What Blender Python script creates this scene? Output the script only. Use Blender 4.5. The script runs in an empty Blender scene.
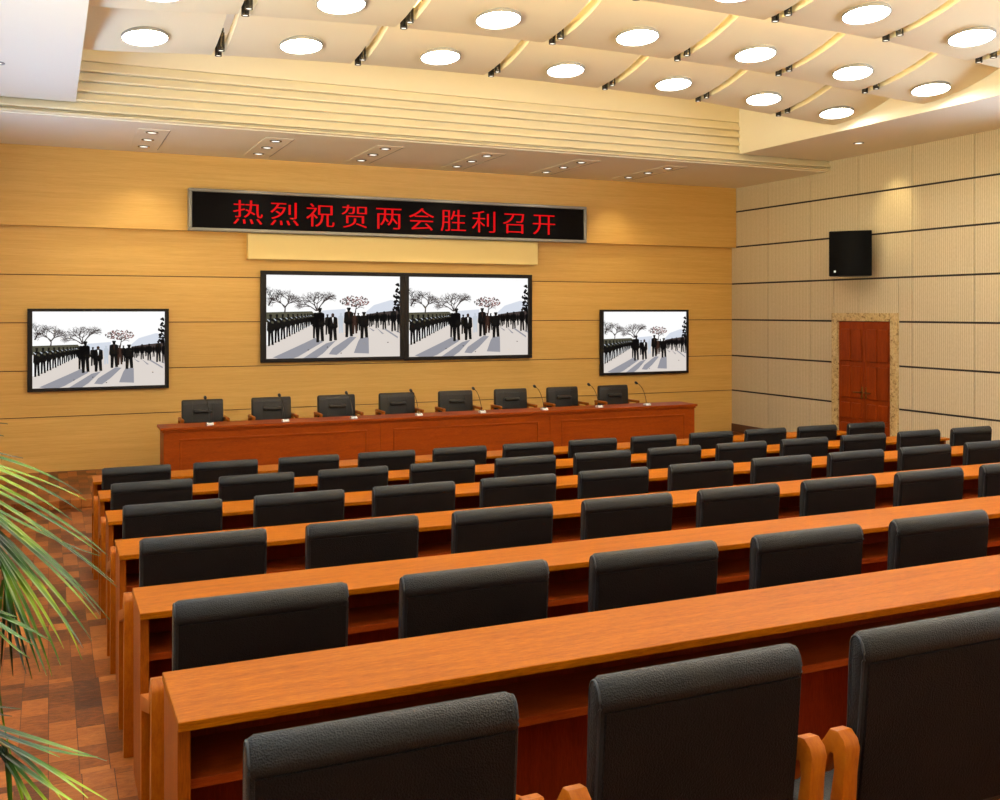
import bpy, bmesh, math, random
from mathutils import Vector, Matrix
R = random.Random(7)
C = bpy.context.scene.collection
PI = math.pi
sc = bpy.context.scene

# ------------------------------------------------------------------ materials
def lin(r, g, b):
    f = lambda v: (v/255)/12.92 if v/255 <= .04045 else ((v/255+.055)/1.055)**2.4
    return (f(r), f(g), f(b), 1)
def newmat(name):
    m = bpy.data.materials.new(name); m.use_nodes = True
    nt = m.node_tree
    return m, nt, nt.nodes['Principled BSDF']
def N(nt, kind, **kw):
    n = nt.nodes.new(kind)
    for k, v in kw.items():
        if k in n.inputs: n.inputs[k].default_value = v
        else: setattr(n, k, v)
    return n
def plain(name, col, rough=.5, metal=0., spec=.5):
    m, nt, b = newmat(name)
    b.inputs['Base Color'].default_value = col; b.inputs['Roughness'].default_value = rough
    b.inputs['Metallic'].default_value = metal; b.inputs['Specular IOR Level'].default_value = spec
    return m
def emit(name, col, s):
    m, nt, b = newmat(name)
    b.inputs['Base Color'].default_value = (0, 0, 0, 1)
    b.inputs['Specular IOR Level'].default_value = 0.1
    b.inputs['Emission Color'].default_value = col; b.inputs['Emission Strength'].default_value = s
    return m
def coords(nt, scale=(1, 1, 1), loc=(0, 0, 0), rot=(0, 0, 0)):
    t = N(nt, 'ShaderNodeTexCoord'); mp = N(nt, 'ShaderNodeMapping')
    mp.inputs['Scale'].default_value = scale; mp.inputs['Location'].default_value = loc; mp.inputs['Rotation'].default_value = rot
    nt.links.new(t.outputs['Object'], mp.inputs['Vector'])
    return mp.outputs['Vector']
def ramp(nt, fac, stops):
    r = N(nt, 'ShaderNodeValToRGB'); e = r.color_ramp.elements
    while len(e) < len(stops): e.new(.5)
    for i, (p, c) in enumerate(stops): e[i].position = p; e[i].color = c
    nt.links.new(fac, r.inputs['Fac'])
    return r.outputs['Color']
def bump(nt, b, h, s, d=.01):
    n = N(nt, 'ShaderNodeBump'); n.inputs['Strength'].default_value = s; n.inputs['Distance'].default_value = d
    nt.links.new(h, n.inputs['Height']); nt.links.new(n.outputs['Normal'], b.inputs['Normal'])
def wood(name, c1, c2, c3, scale, rough, fine=.5, coat=0., spec=.5):
    m, nt, b = newmat(name)
    n1 = N(nt, 'ShaderNodeTexNoise', Scale=1., Detail=6., Roughness=.6, Distortion=.8)
    nt.links.new(coords(nt, scale), n1.inputs['Vector'])
    n2 = N(nt, 'ShaderNodeTexNoise', Scale=3., Detail=4., Roughness=.7)
    nt.links.new(coords(nt, [s*3 for s in scale]), n2.inputs['Vector'])
    mx = N(nt, 'ShaderNodeMix', data_type='FLOAT'); mx.inputs[0].default_value = fine
    nt.links.new(n1.outputs['Fac'], mx.inputs[2]); nt.links.new(n2.outputs['Fac'], mx.inputs[3])
    col = ramp(nt, mx.outputs[0], [(.33, c1), (.5, c2), (.68, c3)])
    nt.links.new(col, b.inputs['Base Color'])
    b.inputs['Roughness'].default_value = rough; b.inputs['Coat Weight'].default_value = coat
    b.inputs['Specular IOR Level'].default_value = spec
    bump(nt, b, mx.outputs[0], .08)
    return m

M = {}
M['wallwood'] = wood('honey_veneer', lin(206, 158, 74), lin(216, 170, 88), lin(226, 182, 102), (.5, 3, 16), .5, .5)
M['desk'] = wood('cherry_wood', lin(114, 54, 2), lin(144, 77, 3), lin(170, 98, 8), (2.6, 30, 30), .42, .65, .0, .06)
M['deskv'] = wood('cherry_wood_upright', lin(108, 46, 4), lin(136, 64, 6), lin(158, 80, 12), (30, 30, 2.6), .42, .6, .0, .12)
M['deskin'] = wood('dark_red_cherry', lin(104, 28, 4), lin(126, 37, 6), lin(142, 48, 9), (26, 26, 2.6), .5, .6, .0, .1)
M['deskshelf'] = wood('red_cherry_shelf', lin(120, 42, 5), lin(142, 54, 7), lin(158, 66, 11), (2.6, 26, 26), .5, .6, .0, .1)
M['table'] = wood('red_cherry_wood', lin(122, 48, 5), lin(142, 60, 7), lin(158, 72, 11), (2.2, 18, 18), .42, .6, .0, .12)
M['doorwood'] = wood('red_door_wood', lin(116, 42, 6), lin(134, 52, 8), lin(152, 62, 10), (12, 12, 1.5), .4, .5, .0, .15)
M['armwood'] = wood('arm_wood', lin(134, 64, 6), lin(158, 82, 10), lin(174, 98, 16), (16, 5, 4), .4, .5, .0, .2)
M['white'] = plain('cream_plaster', lin(234, 226, 204), .75, 0, .2)
M['panel'] = plain('panel_plaster', lin(231, 218, 182), .7, 0, .25)
M['groove'] = plain('groove_brown', lin(92, 58, 30), .8)
M['gap'] = plain('gap_dark', lin(40, 33, 26), .8)
M['black'] = plain('black_plastic', lin(22, 22, 23), .4)
M['bezel'] = plain('bezel_dark', lin(28, 22, 19), .5, 0, .25)
M['grille'] = plain('speaker_black', lin(6, 6, 6), .7, 0, .1)
M['silver'] = plain('silver_metal', lin(190, 190, 190), .3, .9)
M['gunmetal'] = plain('dark_chrome', lin(70, 66, 60), .25, .9)
M['brass'] = plain('old_brass', lin(120, 90, 45), .35, .9)
M['greyframe'] = plain('grey_frame', lin(140, 136, 126), .45, .3)
M['micbase'] = plain('mic_base_white', lin(225, 225, 222), .4)
M['trunk'] = plain('palm_stem', lin(110, 105, 60), .7)
M['soil'] = plain('soil', lin(50, 36, 25), .9)
M['pot'] = plain('clay_pot', lin(160, 110, 80), .6)
M['casing'] = plain('yellow_casing', lin(232, 205, 135), .6)
M['led'] = plain('led_black', lin(9, 6, 6), .7, 0, .08)
M['red'] = emit('led_red', (1., .0, .004, 1), .42)
M['disk'] = emit('lamp_glow', (1, .96, .88, 1), 22)
M['small'] = emit('small_lamp', (1, .93, .8, 1), 1.1)

def leather(name, col, rough, sc_=260, st=.4, sp=.32):
    m, nt, b = newmat(name)
    v = N(nt, 'ShaderNodeTexVoronoi', Scale=sc_); nt.links.new(coords(nt), v.inputs['Vector'])
    n = N(nt, 'ShaderNodeTexNoise', Scale=6., Detail=3.); nt.links.new(coords(nt), n.inputs['Vector'])
    c = [x*.82 for x in col[:3]]+[1]; d = [min(1, x*1.2) for x in col[:3]]+[1]
    nt.links.new(ramp(nt, n.outputs['Fac'], [(.35, c), (.65, d)]), b.inputs['Base Color'])
    b.inputs['Roughness'].default_value = rough; b.inputs['Specular IOR Level'].default_value = sp
    bump(nt, b, v.outputs['Distance'], st, .004)
    return m
M['leather'] = leather('black_leather', lin(17, 17, 17), .42)
M['leather_back'] = leather('brown_black_leather', lin(18, 11, 8), .6, 260, .4, .12)
M['leather_stage'] = leather('dark_brown_leather', lin(34, 30, 26), .4, 260, .3, .4)
M['piping'] = plain('piping_leather', lin(30, 32, 35), .45)

# acoustic fabric wall: fine upright ribs
m, nt, b = newmat('ribbed_fabric')
w = N(nt, 'ShaderNodeTexWave', Scale=9., Distortion=1.2, Detail=2.); w.bands_direction = 'Y'
w.inputs['Detail Scale'].default_value = 3.
nt.links.new(coords(nt, (1, 1, .06)), w.inputs['Vector'])
n = N(nt, 'ShaderNodeTexNoise', Scale=60., Detail=3.); nt.links.new(coords(nt, (1, 1, .4)), n.inputs['Vector'])
mx = N(nt, 'ShaderNodeMix', data_type='FLOAT'); mx.inputs[0].default_value = .55
nt.links.new(w.outputs['Fac'], mx.inputs[2]); nt.links.new(n.outputs['Fac'], mx.inputs[3])
nt.links.new(ramp(nt, mx.outputs[0], [(.25, lin(186, 171, 138)), (.75, lin(212, 197, 164))]), b.inputs['Base Color'])
b.inputs['Roughness'].default_value = .9; b.inputs['Specular IOR Level'].default_value = .1
bump(nt, b, mx.outputs[0], .35, .006); M['fabric'] = m

# marble door surround
m, nt, b = newmat('beige_marble')
n = N(nt, 'ShaderNodeTexNoise', Scale=14., Detail=8., Roughness=.7, Distortion=1.5); nt.links.new(coords(nt), n.inputs['Vector'])
nt.links.new(ramp(nt, n.outputs['Fac'], [(.36, lin(112, 84, 44)), (.46, lin(190, 162, 106)), (.7, lin(222, 200, 150))]), b.inputs['Base Color'])
b.inputs['Roughness'].default_value = .3; M['marble'] = m

# parquet blocks
m, nt, b = newmat('block_parquet')
br = N(nt, 'ShaderNodeTexBrick', Scale=1.); br.offset = .5
br.inputs['Brick Width'].default_value = .22; br.inputs['Row Height'].default_value = .115
br.inputs['Mortar Size'].default_value = .0016; br.inputs['Bias'].default_value = 0.
br.inputs['Color1'].default_value = (0, 0, 0, 1); br.inputs['Color2'].default_value = (1, 1, 1, 1); br.inputs['Mortar'].default_value = (.1, .1, .1, 1)
nt.links.new(coords(nt, (1, 1, 1), (0, 0, 0), (0, 0, PI/2)), br.inputs['Vector'])
n = N(nt, 'ShaderNodeTexNoise', Scale=9., Detail=7., Roughness=.72, Distortion=2.2); nt.links.new(coords(nt, (1, 2.2, 1)), n.inputs['Vector'])
mx = N(nt, 'ShaderNodeMix', data_type='FLOAT'); mx.inputs[0].default_value = .58
nt.links.new(br.outputs['Color'], mx.inputs[2]); nt.links.new(n.outputs['Fac'], mx.inputs[3])
col = ramp(nt, mx.outputs[0], [(.25, lin(54, 24, 8)), (.42, lin(104, 54, 18)), (.54, lin(134, 72, 26)), (.74, lin(164, 98, 42))])
mc = N(nt, 'ShaderNodeMix', data_type='RGBA'); mc.inputs[7].default_value = lin(70, 32, 14)
nt.links.new(br.outputs['Fac'], mc.inputs[0]); nt.links.new(col, mc.inputs[6])
nt.links.new(mc.outputs[2], b.inputs['Base Color']); b.inputs['Roughness'].default_value = .42; b.inputs['Specular IOR Level'].default_value = .18
bump(nt, b, n.outputs['Fac'], .12, .01); M['floor'] = m

# palm leaf
m, nt, b = newmat('palm_leaf')
n = N(nt, 'ShaderNodeTexNoise', Scale=5., Detail=2.); nt.links.new(coords(nt), n.inputs['Vector'])
nt.links.new(ramp(nt, n.outputs['Fac'], [(.36, lin(14, 34, 6)), (.5, lin(48, 92, 12)), (.66, lin(150, 176, 46))]), b.inputs['Base Color'])
b.inputs['Roughness'].default_value = .3; M['leaf'] = m

# ------------------------------------------------------------------ mesh builder
class MB:
    def __init__(s): s.bm = bmesh.new(); s.mi = 0
    def quadverts(s, pts): return [s.bm.verts.new(p) for p in pts]
    def face(s, vs):
        try: f = s.bm.faces.new(vs)
        except ValueError: return None
        f.material_index = s.mi; return f
    def poly(s, pts): return s.face(s.quadverts(pts))
    def box(s, x0, x1, y0, y1, z0, z1, bev=0., seg=2):
        t = bmesh.new()
        v = [t.verts.new((x, y, z)) for x in (x0, x1) for y in (y0, y1) for z in (z0, z1)]
        for q in ((0, 1, 3, 2), (4, 6, 7, 5), (0, 4, 5, 1), (2, 3, 7, 6), (0, 2, 6, 4), (1, 5, 7, 3)):
            t.faces.new([v[i] for i in q])
        if bev > 0: bmesh.ops.bevel(t, geom=t.edges[:], offset=bev, segments=seg, affect='EDGES', profile=.5)
        s.merge(t); return s
    def merge(s, t, mat=None):
        mp = {}
        for v in t.verts: mp[v] = s.bm.verts.new(mat @ v.co if mat else v.co)
        for f in t.faces:
            g = s.face([mp[v] for v in f.verts])
        t.free()
    def prism(s, pts, axis, a, b, bev=0.):
        """polygon pts in the two other axes, extruded from a to b along axis"""
        def P(p, k):
            if axis == 0: return (k, p[0], p[1])
            if axis == 1: return (p[0], k, p[1])
            return (p[0], p[1], k)
        t = bmesh.new()
        A = [t.verts.new(P(p, a)) for p in pts]; B = [t.verts.new(P(p, b)) for p in pts]
        t.faces.new(A); t.faces.new(B[::-1]); n = len(pts)
        for i in range(n): t.faces.new([A[i], B[i], B[(i+1) % n], A[(i+1) % n]])
        bmesh.ops.recalc_face_normals(t, faces=t.faces[:])
        if bev > 0:
            bmesh.ops.bevel(t, geom=t.edges[:], offset=bev, segments=2, affect='EDGES', profile=.5)
        s.merge(t); return s
    def sweep(s, path, rad, n=8, caps=True):
        rings = []
        P = [Vector(p) for p in path]
        for i, p in enumerate(P):
            d = (P[min(i+1, len(P)-1)]-P[max(i-1, 0)]).normalized()
            u = d.cross(Vector((0, 0, 1)))
            if u.length < 1e-3: u = d.cross(Vector((1, 0, 0)))
            u.normalize(); v = d.cross(u)
            r = rad[i] if isinstance(rad, (list, tuple)) else rad
            rings.append([s.bm.verts.new(p+u*r*math.cos(2*PI*k/n)+v*r*math.sin(2*PI*k/n)) for k in range(n)])
        for a, b in zip(rings, rings[1:]):
            for k in range(n): s.face([a[k], a[(k+1) % n], b[(k+1) % n], b[k]])
        if caps: s.face(rings[0][::-1]); s.face(rings[-1])
        return s
    def lathe(s, prof, n=24, mat=None):
        """prof = [(r,z)...] about local z, closed at the ends when r = 0"""
        rings = []
        for r, z in prof:
            if r < 1e-6: rings.append([s.bm.verts.new(mat @ Vector((0, 0, z)) if mat else (0, 0, z))])
            else:
                ring = []
                for k in range(n):
                    p = Vector((r*math.cos(2*PI*k/n), r*math.sin(2*PI*k/n), z))
                    ring.append(s.bm.verts.new(mat @ p if mat else p))
                rings.append(ring)
        for a, b in zip(rings, rings[1:]):
            for k in range(n):
                if len(a) == 1 and len(b) > 1: s.face([a[0], b[k], b[(k+1) % n]])
                elif len(b) == 1 and len(a) > 1: s.face([a[k], b[0], a[(k+1) % n]])
                elif len(a) > 1: s.face([a[k], b[k], b[(k+1) % n], a[(k+1) % n]])
        return s
    def rings(s, secs, cap=True):
        rr = [[s.bm.verts.new(p) for p in sec] for sec in secs]
        n = len(rr[0])
        for a, b in zip(rr, rr[1:]):
            for k in range(n): s.face([a[k], a[(k+1) % n], b[(k+1) % n], b[k]])
        if cap: s.face(rr[0][::-1]); s.face(rr[-1])
        return s
    def build(s, name, mats, parent=None, smooth=None, recalc=True):
        if recalc: bmesh.ops.recalc_face_normals(s.bm, faces=s.bm.faces[:])
        me = bpy.data.meshes.new(name); s.bm.to_mesh(me); s.bm.free()
        for mm in (mats if isinstance(mats, (list, tuple)) else [mats]): me.materials.append(mm)
        if smooth is not None:
            for p in me.polygons: p.use_smooth = True
            me.set_sharp_from_angle(angle=math.radians(smooth))
        o = bpy.data.objects.new(name, me); C.objects.link(o)
        if parent: o.parent = parent
        return o
def empty(name, loc=(0, 0, 0), rz=0):
    o = bpy.data.objects.new(name, None); C.objects.link(o); o.location = loc; o.rotation_euler = (0, 0, rz)
    o.empty_display_size = .1
    return o
def tag(o, label, cat, group=None):
    o['label'] = label; o['category'] = cat
    if group: o['group'] = group
    return o
def struct(o): o['kind'] = 'structure'; return o
def copy_tree(o, parent=None):
    c = o.copy(); C.objects.link(c)
    if parent: c.parent = parent
    for ch in o.children: copy_tree(ch, c)
    return c
ORD = ['first', 'second', 'third', 'fourth', 'fifth', 'sixth', 'seventh', 'eighth', 'ninth', 'tenth', 'eleventh', 'twelfth']

# ------------------------------------------------------------------ layout numbers
XL, XR, YB, YU, YREAR = -1.6, 11.2, 14.73, 14.60, -4.0
ROWY = [1.761, 3.036, 4.390, 5.738, 7.120, 8.532]
ROWX = [.302, .319, .333, .352, .366, .375]
TIER = [.5, .4, .3, .2, .1, 0.]
NCH = [3, 5, 8, 10, 12, 12]
CW, CP = .522, .70
COFF = .2735
ZS = 4.507      # side soffits
ZF = 4.343      # soffit by the stage wall
XA, XB = .28, 9.45   # ceiling recess

# ------------------------------------------------------------------ shell
edges = [YREAR-.2, ] + [y-.27 for y in ROWY[1:]] + [9.75, YB+.2]
levels = TIER + [-.1]
prof = [(edges[0], -.4)]
for i, z in enumerate(levels):
    prof += [(edges[i], z), (edges[i+1], z)]
prof.append((edges[-1], -.4))
MBf = MB(); MBf.prism(prof, 0, XL-.15, XR+.15)
struct(MBf.build('floor', M['floor']))
st = MB(); st.box(XL, XR-.002, 12.44, YB-.002, -.098, 0., .006, 1); struct(st.build('stage', M['floor']))

# stage wall: veneer boards with thin grooves over a dark backing
mb = MB(); mb.box(XL-.15, XR+.15, YB+.012, YB+.3, -.4, 5.7); mb.mi = 1
gz = [-.1, .735, 1.357, 1.999, 2.64, 3.32]
for a, c in zip(gz, gz[1:]):
    mb.box(XL, XR-.004, YB-.006, YB+.014, a+(.006 if a > 0 else 0), c-.006)
mb.box(XL, XR-.004, YU, YB+.014, 3.285, ZF+.02)
struct(mb.build('wall_back', [M['groove'], M['wallwood']]))

# fabric wall on the door side
mb = MB()
zz = [-.1, .735, 1.357, 1.999, 2.64, 3.296, 3.924, 4.6]
yy = [YB-.0+.03, 13.735, 12.685, 11.63, 10.60, 9.55]
while yy[-1] > YREAR: yy.append(yy[-1]-1.05)
DY0, DY1, DZ = 10.85, 12.165, 2.125
mb.mi = 1
for za, zb in zip(zz, zz[1:]):
    for ya, yb in zip(yy, yy[1:]):
        if ya < 7.6 and za > 2.6: continue
        segs = [(yb, ya)]
        if za < DZ:
            segs = [(p, q) for p, q in ((yb, min(ya, DY0)), (max(yb, DY1), ya)) if q-p > .02] if (yb < DY1 and ya > DY0) else segs
        for p, q in segs:
            z0, z1 = za+.014, zb-.014
            mb.box(XR, XR+.014, p+.004, q-.004, z0, z1)
            if za < DZ < zb and yb < DY1 and ya > DY0 : pass
    if za < DZ < zb and zb-DZ > .03:
        pass
# strip of fabric above the door head inside the row the head cuts
for ya, yb in zip(yy, yy[1:]):
    p, q = max(yb, DY0), min(ya, DY1)
    if q-p > .02: mb.box(XR, XR+.014, p+.004, q-.004, DZ, 2.64-.014)
struct(mb.build('wall_right', [M['gap'], M['fabric']]))
mb = MB()
for p, q in ((YREAR, DY0-.01), (DY1+.01, 12.43)):
    mb.box(XR-.012, XR, p, q, -.1, .06, .003, 1)
mb.box(XR-.012, XR, 12.45, YB, 0, .14, .003, 1)
struct(mb.build('baseboard_right', M['groove']))

# side walls with unseen high windows, added to brighten and tint the ceiling
def windowed(name, x0, x1, wins, xin, rot, first):
    mb = MB(); last = YREAR
    for a, c, z0, z1 in wins:
        mb.box(x0, x1, last, a, -.4, 5.7); mb.box(x0, x1, a, c, -.4, z0); mb.box(x0, x1, a, c, z1, 5.7); last = c
    mb.box(x0, x1, last, YB, -.4, 5.7)
    struct(mb.build(name, M['white'] if name == 'wall_left' else M['gap']))
    xm = (x0+x1)/2
    for i, (a, c, z0, z1) in enumerate(wins):
        mb = MB(); xa, xb = xm-.03, xm+.03
        mb.box(xa, xb, a, a+.06, z0, z1); mb.box(xa, xb, c-.06, c, z0, z1)
        mb.box(xa, xb, a+.06, c-.06, z0, z0+.06); mb.box(xa, xb, a+.06, c-.06, z1-.06, z1); mb.box(xa, xb, (a+c)/2-.025, (a+c)/2+.025, z0+.06, z1-.06)
        struct(mb.build('window_%d' % (i+first), M['white']))
        l = bpy.data.lights.new('window_daylight', 'AREA'); l.shape = 'RECTANGLE'; l.size = z1-z0; l.size_y = c-a  # portal for the added glow entering through the opening
        l.cycles.is_portal = True
        lo = bpy.data.objects.new('window_daylight', l); C.objects.link(lo); lo.location = (xm, (a+c)/2, (z0+z1)/2); lo.rotation_euler = (0, rot, 0)
BAYS = [(-3.4, -1.2), (-.6, 1.6), (2.2, 4.4), (5.0, 7.2)]
windowed('wall_left', XL-.25, XL, [(a, c, 2.1, 4.3) for a, c in BAYS]+[(8.4, 9.9, 1.6, 2.9), (10.5, 12.0, 1.6, 2.9)], XL, -PI/2, 1)  # lower pair added to throw cool light onto the palm-side soffit
windowed('wall_right', XR+.012, XR+.3, [(a, c, 2.66, 4.3) for a, c in BAYS], XR, PI/2, 7)
mb = MB(); mb.box(XL-.25, XR+.3, YREAR-.3, YREAR, -.4, 5.7); struct(mb.build('wall_rear', M['white']))

# ceiling: slab over the recess, side soffits, soffit by the stage wall
YF = 12.25
mb = MB(); mb.box(XL-.25, XR+.3, YREAR-.3, YB+.3, 5.45, 5.7)
mb.box(XL-.25, XA, YREAR, YF, ZS, 5.46); mb.box(XB, XR+.02, YREAR, YF, ZS, 5.46)
mb.box(XL-.25, XR+.02, YF+.06, YU+.05, ZF, 5.46)
mb.box(XL-.25, XR+.02, YREAR, -2.5, ZS, 5.46)
struct(mb.build('ceiling', M['white']))
# lapped boards stepping up to the recess
mb = MB(); zl = [ZF, 4.397, 4.507, 4.617, 4.74, 4.85, 4.98]
for a, c in zip(zl, zl[1:]):
    xa, xb = (XL-.02, XR) if c < 4.52 else (XA+.001, XB-.001)
    mb.prism([(YF+.07, a+.014), (YF-.03, a+.014), (YF-.03, a+.028), (YF+.035, c+.002), (YF+.07, c+.002)], 0, xa, xb)
mb.box(XA+.001, XB-.001, YF-.002, YF+.07, 4.984, 5.45)
struct(mb.build('trim_1', M['panel']))

# ------------------------------------------------------------------ curved ceiling panels with their lamps
XBND = [.30, 1.53, 2.95, 4.47, 5.92, 7.23, 8.46, 9.44]
ZBND = [4.625, 4.70, 4.755, 4.78, 4.768, 4.74, 4.66, 4.605]
PY = [10.25, 8.77, 7.24, 5.74, 4.25, 2.76, 1.27]
def edge_z(x):
    for i in range(7):
        if x <= XBND[i+1] or i == 6:
            # smooth through neighbours
            t = (x-XBND[i])/(XBND[i+1]-XBND[i])
            p0 = ZBND[max(i-1, 0)]; p1 = ZBND[i]; p2 = ZBND[i+1]; p3 = ZBND[min(i+2, 7)]
            return .5*(2*p1+(p2-p0)*t+(2*p0-5*p1+4*p2-p3)*t*t+(3*p1-p0-3*p2+p3)*t**3)
GAP = .055
def pz(x, y, yf): return edge_z(x)+.178*(yf-y)**2
rowname = ['first row from the stage', 'second row from the stage', 'third row from the stage', 'fourth row from the stage',
           'fifth row from the stage', 'sixth row from the stage', 'seventh row from the stage']
def fromwall(k, n): return ORD[n-1-k]+' from the door-side wall'
for r, yf in enumerate(PY):
    ystart = yf-(1.46 if r < 6 else 1.4)
    for k in range(7):
        x0 = XBND[k]+(GAP if k else .0); x1 = XBND[k+1]-(GAP if k < 6 else .0)
        mb = MB(); nx, ny, T = 6, 10, .12
        top = []; bot = []
        for j in range(ny+1):
            y = ystart+(yf-ystart)*j/ny
            bot.append([mb.bm.verts.new((x0+(x1-x0)*i/nx, y, pz(x0+(x1-x0)*i/nx, y, yf))) for i in range(nx+1)])
            top.append([mb.bm.verts.new((x0+(x1-x0)*i/nx, y, pz(x0+(x1-x0)*i/nx, y, yf)+(T if j < ny else .05))) for i in range(nx+1)])
        for j in range(ny):
            for i in range(nx):
                mb.face([bot[j][i], bot[j][i+1], bot[j+1][i+1], bot[j+1][i]]); mb.face([top[j][i], top[j+1][i], top[j+1][i+1], top[j][i+1]])
            mb.face([bot[j][0], bot[j+1][0], top[j+1][0], top[j][0]]); mb.face([bot[j][nx], top[j][nx], top[j+1][nx], bot[j+1][nx]])
        for i in range(nx):
            mb.face([bot[0][i], top[0][i], top[0][i+1], bot[0][i+1]]); mb.face([bot[ny][i], bot[ny][i+1], top[ny][i+1], top[ny][i]])
        o = mb.build('ceiling_panel', M['panel'], None, 40)
        tag(o, 'curved ceiling panel, %s, %s' % (fromwall(k, 7), rowname[r]), 'ceiling panel', 'curved ceiling panels')
        # lamp set in the panel
        xc = (.813, 2.265, 3.725, 5.2, 6.615, 7.916, 9.06)[k]; yc = yf-.46; zc = pz(xc, yc, yf)-.006
        nrm = Vector(((edge_z(xc+.1)-edge_z(xc-.1))/.2, -.125, -1))
        mt = Matrix.Translation((xc, yc, zc)) @ nrm.to_track_quat('Z', 'Y').to_matrix().to_4x4()
        lamp = empty('round_ceiling_light', (0, 0, 0))
        tag(lamp, 'round ceiling light, %s, %s' % (fromwall(k, 7), rowname[r]), 'ceiling light', 'round ceiling lights')
        a = MB(); a.lathe([(.200, -.06), (.210, -.06), (.210, .010), (.206, .014), (.200, .012), (.200, -.06)], 40, mt); a.build('ring', M['greyframe'], lamp, 40)
        a = MB(); a.lathe([(0, .0), (.2005, .0), (.2005, -.02), (0, -.02)], 40, mt); a.build('diffuser', M['disk'], lamp)
    if r < 4:
        for k in range(1, 7):
            s = empty('twin_spotlight', (0, 0, 0))
            tag(s, 'twin chrome spotlight, %s gap from the door-side wall, %s' % (ORD[6-k], rowname[r]), 'spotlight', 'twin spotlights in the ceiling gaps')
            x = XBND[k]
            z0 = pz(x, yf-.15, yf)
            b_ = MB(); b_.box(x-.012, x+.012, yf-.34, yf-.02, z0+.15, z0+.18); b_.build('bracket', M['gunmetal'], s)
            for dy in (.08, .25):
                z0 = pz(x, yf-dy, yf)-.03
                mt = Matrix.Translation((x, yf-dy, z0))
                q = MB(); q.lathe([(0, .18), (.033, .18), (.034, .02), (.034, .0), (.026, 0), (.025, .03), (0, .03)], 16, mt)
                h = q.build('lamp_head', M['gunmetal'], s, 40)
                q = MB(); q.lathe([(0, .012), (.0255, .012), (.0255, .006), (0, .006)], 16, mt); q.build('bulb', M['small'], h)

# cove strips hidden on top of the panel edges light the start of the next panel row
for r, yf in enumerate(PY):
    l = bpy.data.lights.new('cove_light', 'AREA'); l.shape = 'RECTANGLE'; l.size = 8.2; l.size_y = .06; l.energy = 95 if r else 26; l.color = (1, .84, .55)
    lo = bpy.data.objects.new('cove_light', l); C.objects.link(lo); lo.location = ((XA+XB)/2, yf-.09, 5.02)
    lo.rotation_euler = (math.radians(62+90), 0, 0)

# downlights in the soffit by the stage
for i, x in enumerate((1.153, 2.66, 4.13, 5.62, 7.13, 8.64)):
    t = empty('triple_downlight')
    w = ['first', 'second', 'third', 'fourth', 'fifth', 'sixth'][5-i]
    tag(t, 'recessed triple downlight in the soffit over the stage, %s from the door-side wall' % w, 'downlight', 'triple downlights over the stage')
    z = ZF
    pl = MB(); pl.box(x-.17, x+.19, 12.72, 14.3, z-.006, z+.0005); pl.build('plate', M['white'], t)
    ln = MB(); ln.box(x+.19, x+.198, 12.72, 14.3, z-.009, z+.0005); ln.build('edge_strip', M['greyframe'], t)
    for y in (12.93, 13.49, 14.07):
        mt = Matrix.Translation((x, y, z-.006)) @ Matrix.Rotation(PI, 4, 'X')
        q = MB(); q.lathe([(.052, -.004), (.078, -.004), (.078, .006), (.066, .01), (.052, .006), (.052, -.004)], 24, mt); rg = q.build('ring', M['gunmetal'], t, 40)
        q = MB(); q.lathe([(0, .003), (.053, .003), (.053, -.003), (0, -.003)], 24, mt); q.build('bulb', M['small'], rg)
    l = bpy.data.lights.new('downlight_beam', 'SPOT'); l.energy = 20; l.spot_size = math.radians(105); l.spot_blend = .7; l.color = (1, .85, .6); l.shadow_soft_size = .05
    lo = bpy.data.objects.new('downlight_beam', l); C.objects.link(lo); lo.location = (x, 14.07, z-.03)
for (x, y, lb) in ((10.341, 10.744, 'small recessed downlight in the soffit above the black wall speaker'), (-.45, 10.62, 'small recessed downlight in the bluish soffit on the palm side')):
    mt = Matrix.Translation((x, y, ZS)) @ Matrix.Rotation(PI, 4, 'X')
    t = empty('downlight'); tag(t, lb, 'downlight')
    q = MB(); q.lathe([(.05, -.004), (.075, -.004), (.075, .006), (.05, .008), (.05, -.004)], 24, mt); q.build('ring', M['greyframe'], t, 40)
    q = MB(); q.lathe([(0, .004), (.051, .004), (.051, -.002), (0, -.002)], 24, mt); q.build('bulb', M['small'], t)
l = bpy.data.lights.new('wall_washer', 'SPOT'); l.energy = 26; l.spot_size = math.radians(46); l.spot_blend = .9; l.color = (1, .8, .42); l.shadow_soft_size = .03
lo = bpy.data.objects.new('wall_washer', l); C.objects.link(lo); lo.location = (10.341, 10.744, ZS-.03)
lo.rotation_euler = (Vector((11.2, 10.9, 3.62))-Vector(lo.location)).to_track_quat('-Z', 'Y').to_euler()

# ------------------------------------------------------------------ audience chairs
def inset(prof, d, cy, cz):
    out = []
    n = len(prof)
    for i, (y, z) in enumerate(prof):
        a = Vector(prof[i-1]); c = Vector(prof[(i+1) % n]); t = (c-a).normalized(); nn = Vector((-t.y, t.x))
        out.append((y+nn.x*d, z+nn.y*d))
    return out
BACK = [(.004, .80), (.001, .842), (-.004, .848), (-.003, .866), (.004, .886), (.015, .900), (.030, .9075), (.046, .905), (.058, .896), (.066, .88), (.070, .83),
        (.076, .70), (.085, .55), (.095, .42), (.090, .405), (.055, .405), (.048, .42), (.034, .55), (.017, .68)]
BACK = [(y if z < .44 else y*.86, z) for y, z in BACK]
BACK = BACK[::-1]   # so that the left normal points inward
def area2(p): return sum(p[i-1][0]*p[i][1]-p[i][0]*p[i-1][1] for i in range(len(p)))
SGN = 1 if area2(BACK) > 0 else -1
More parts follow.
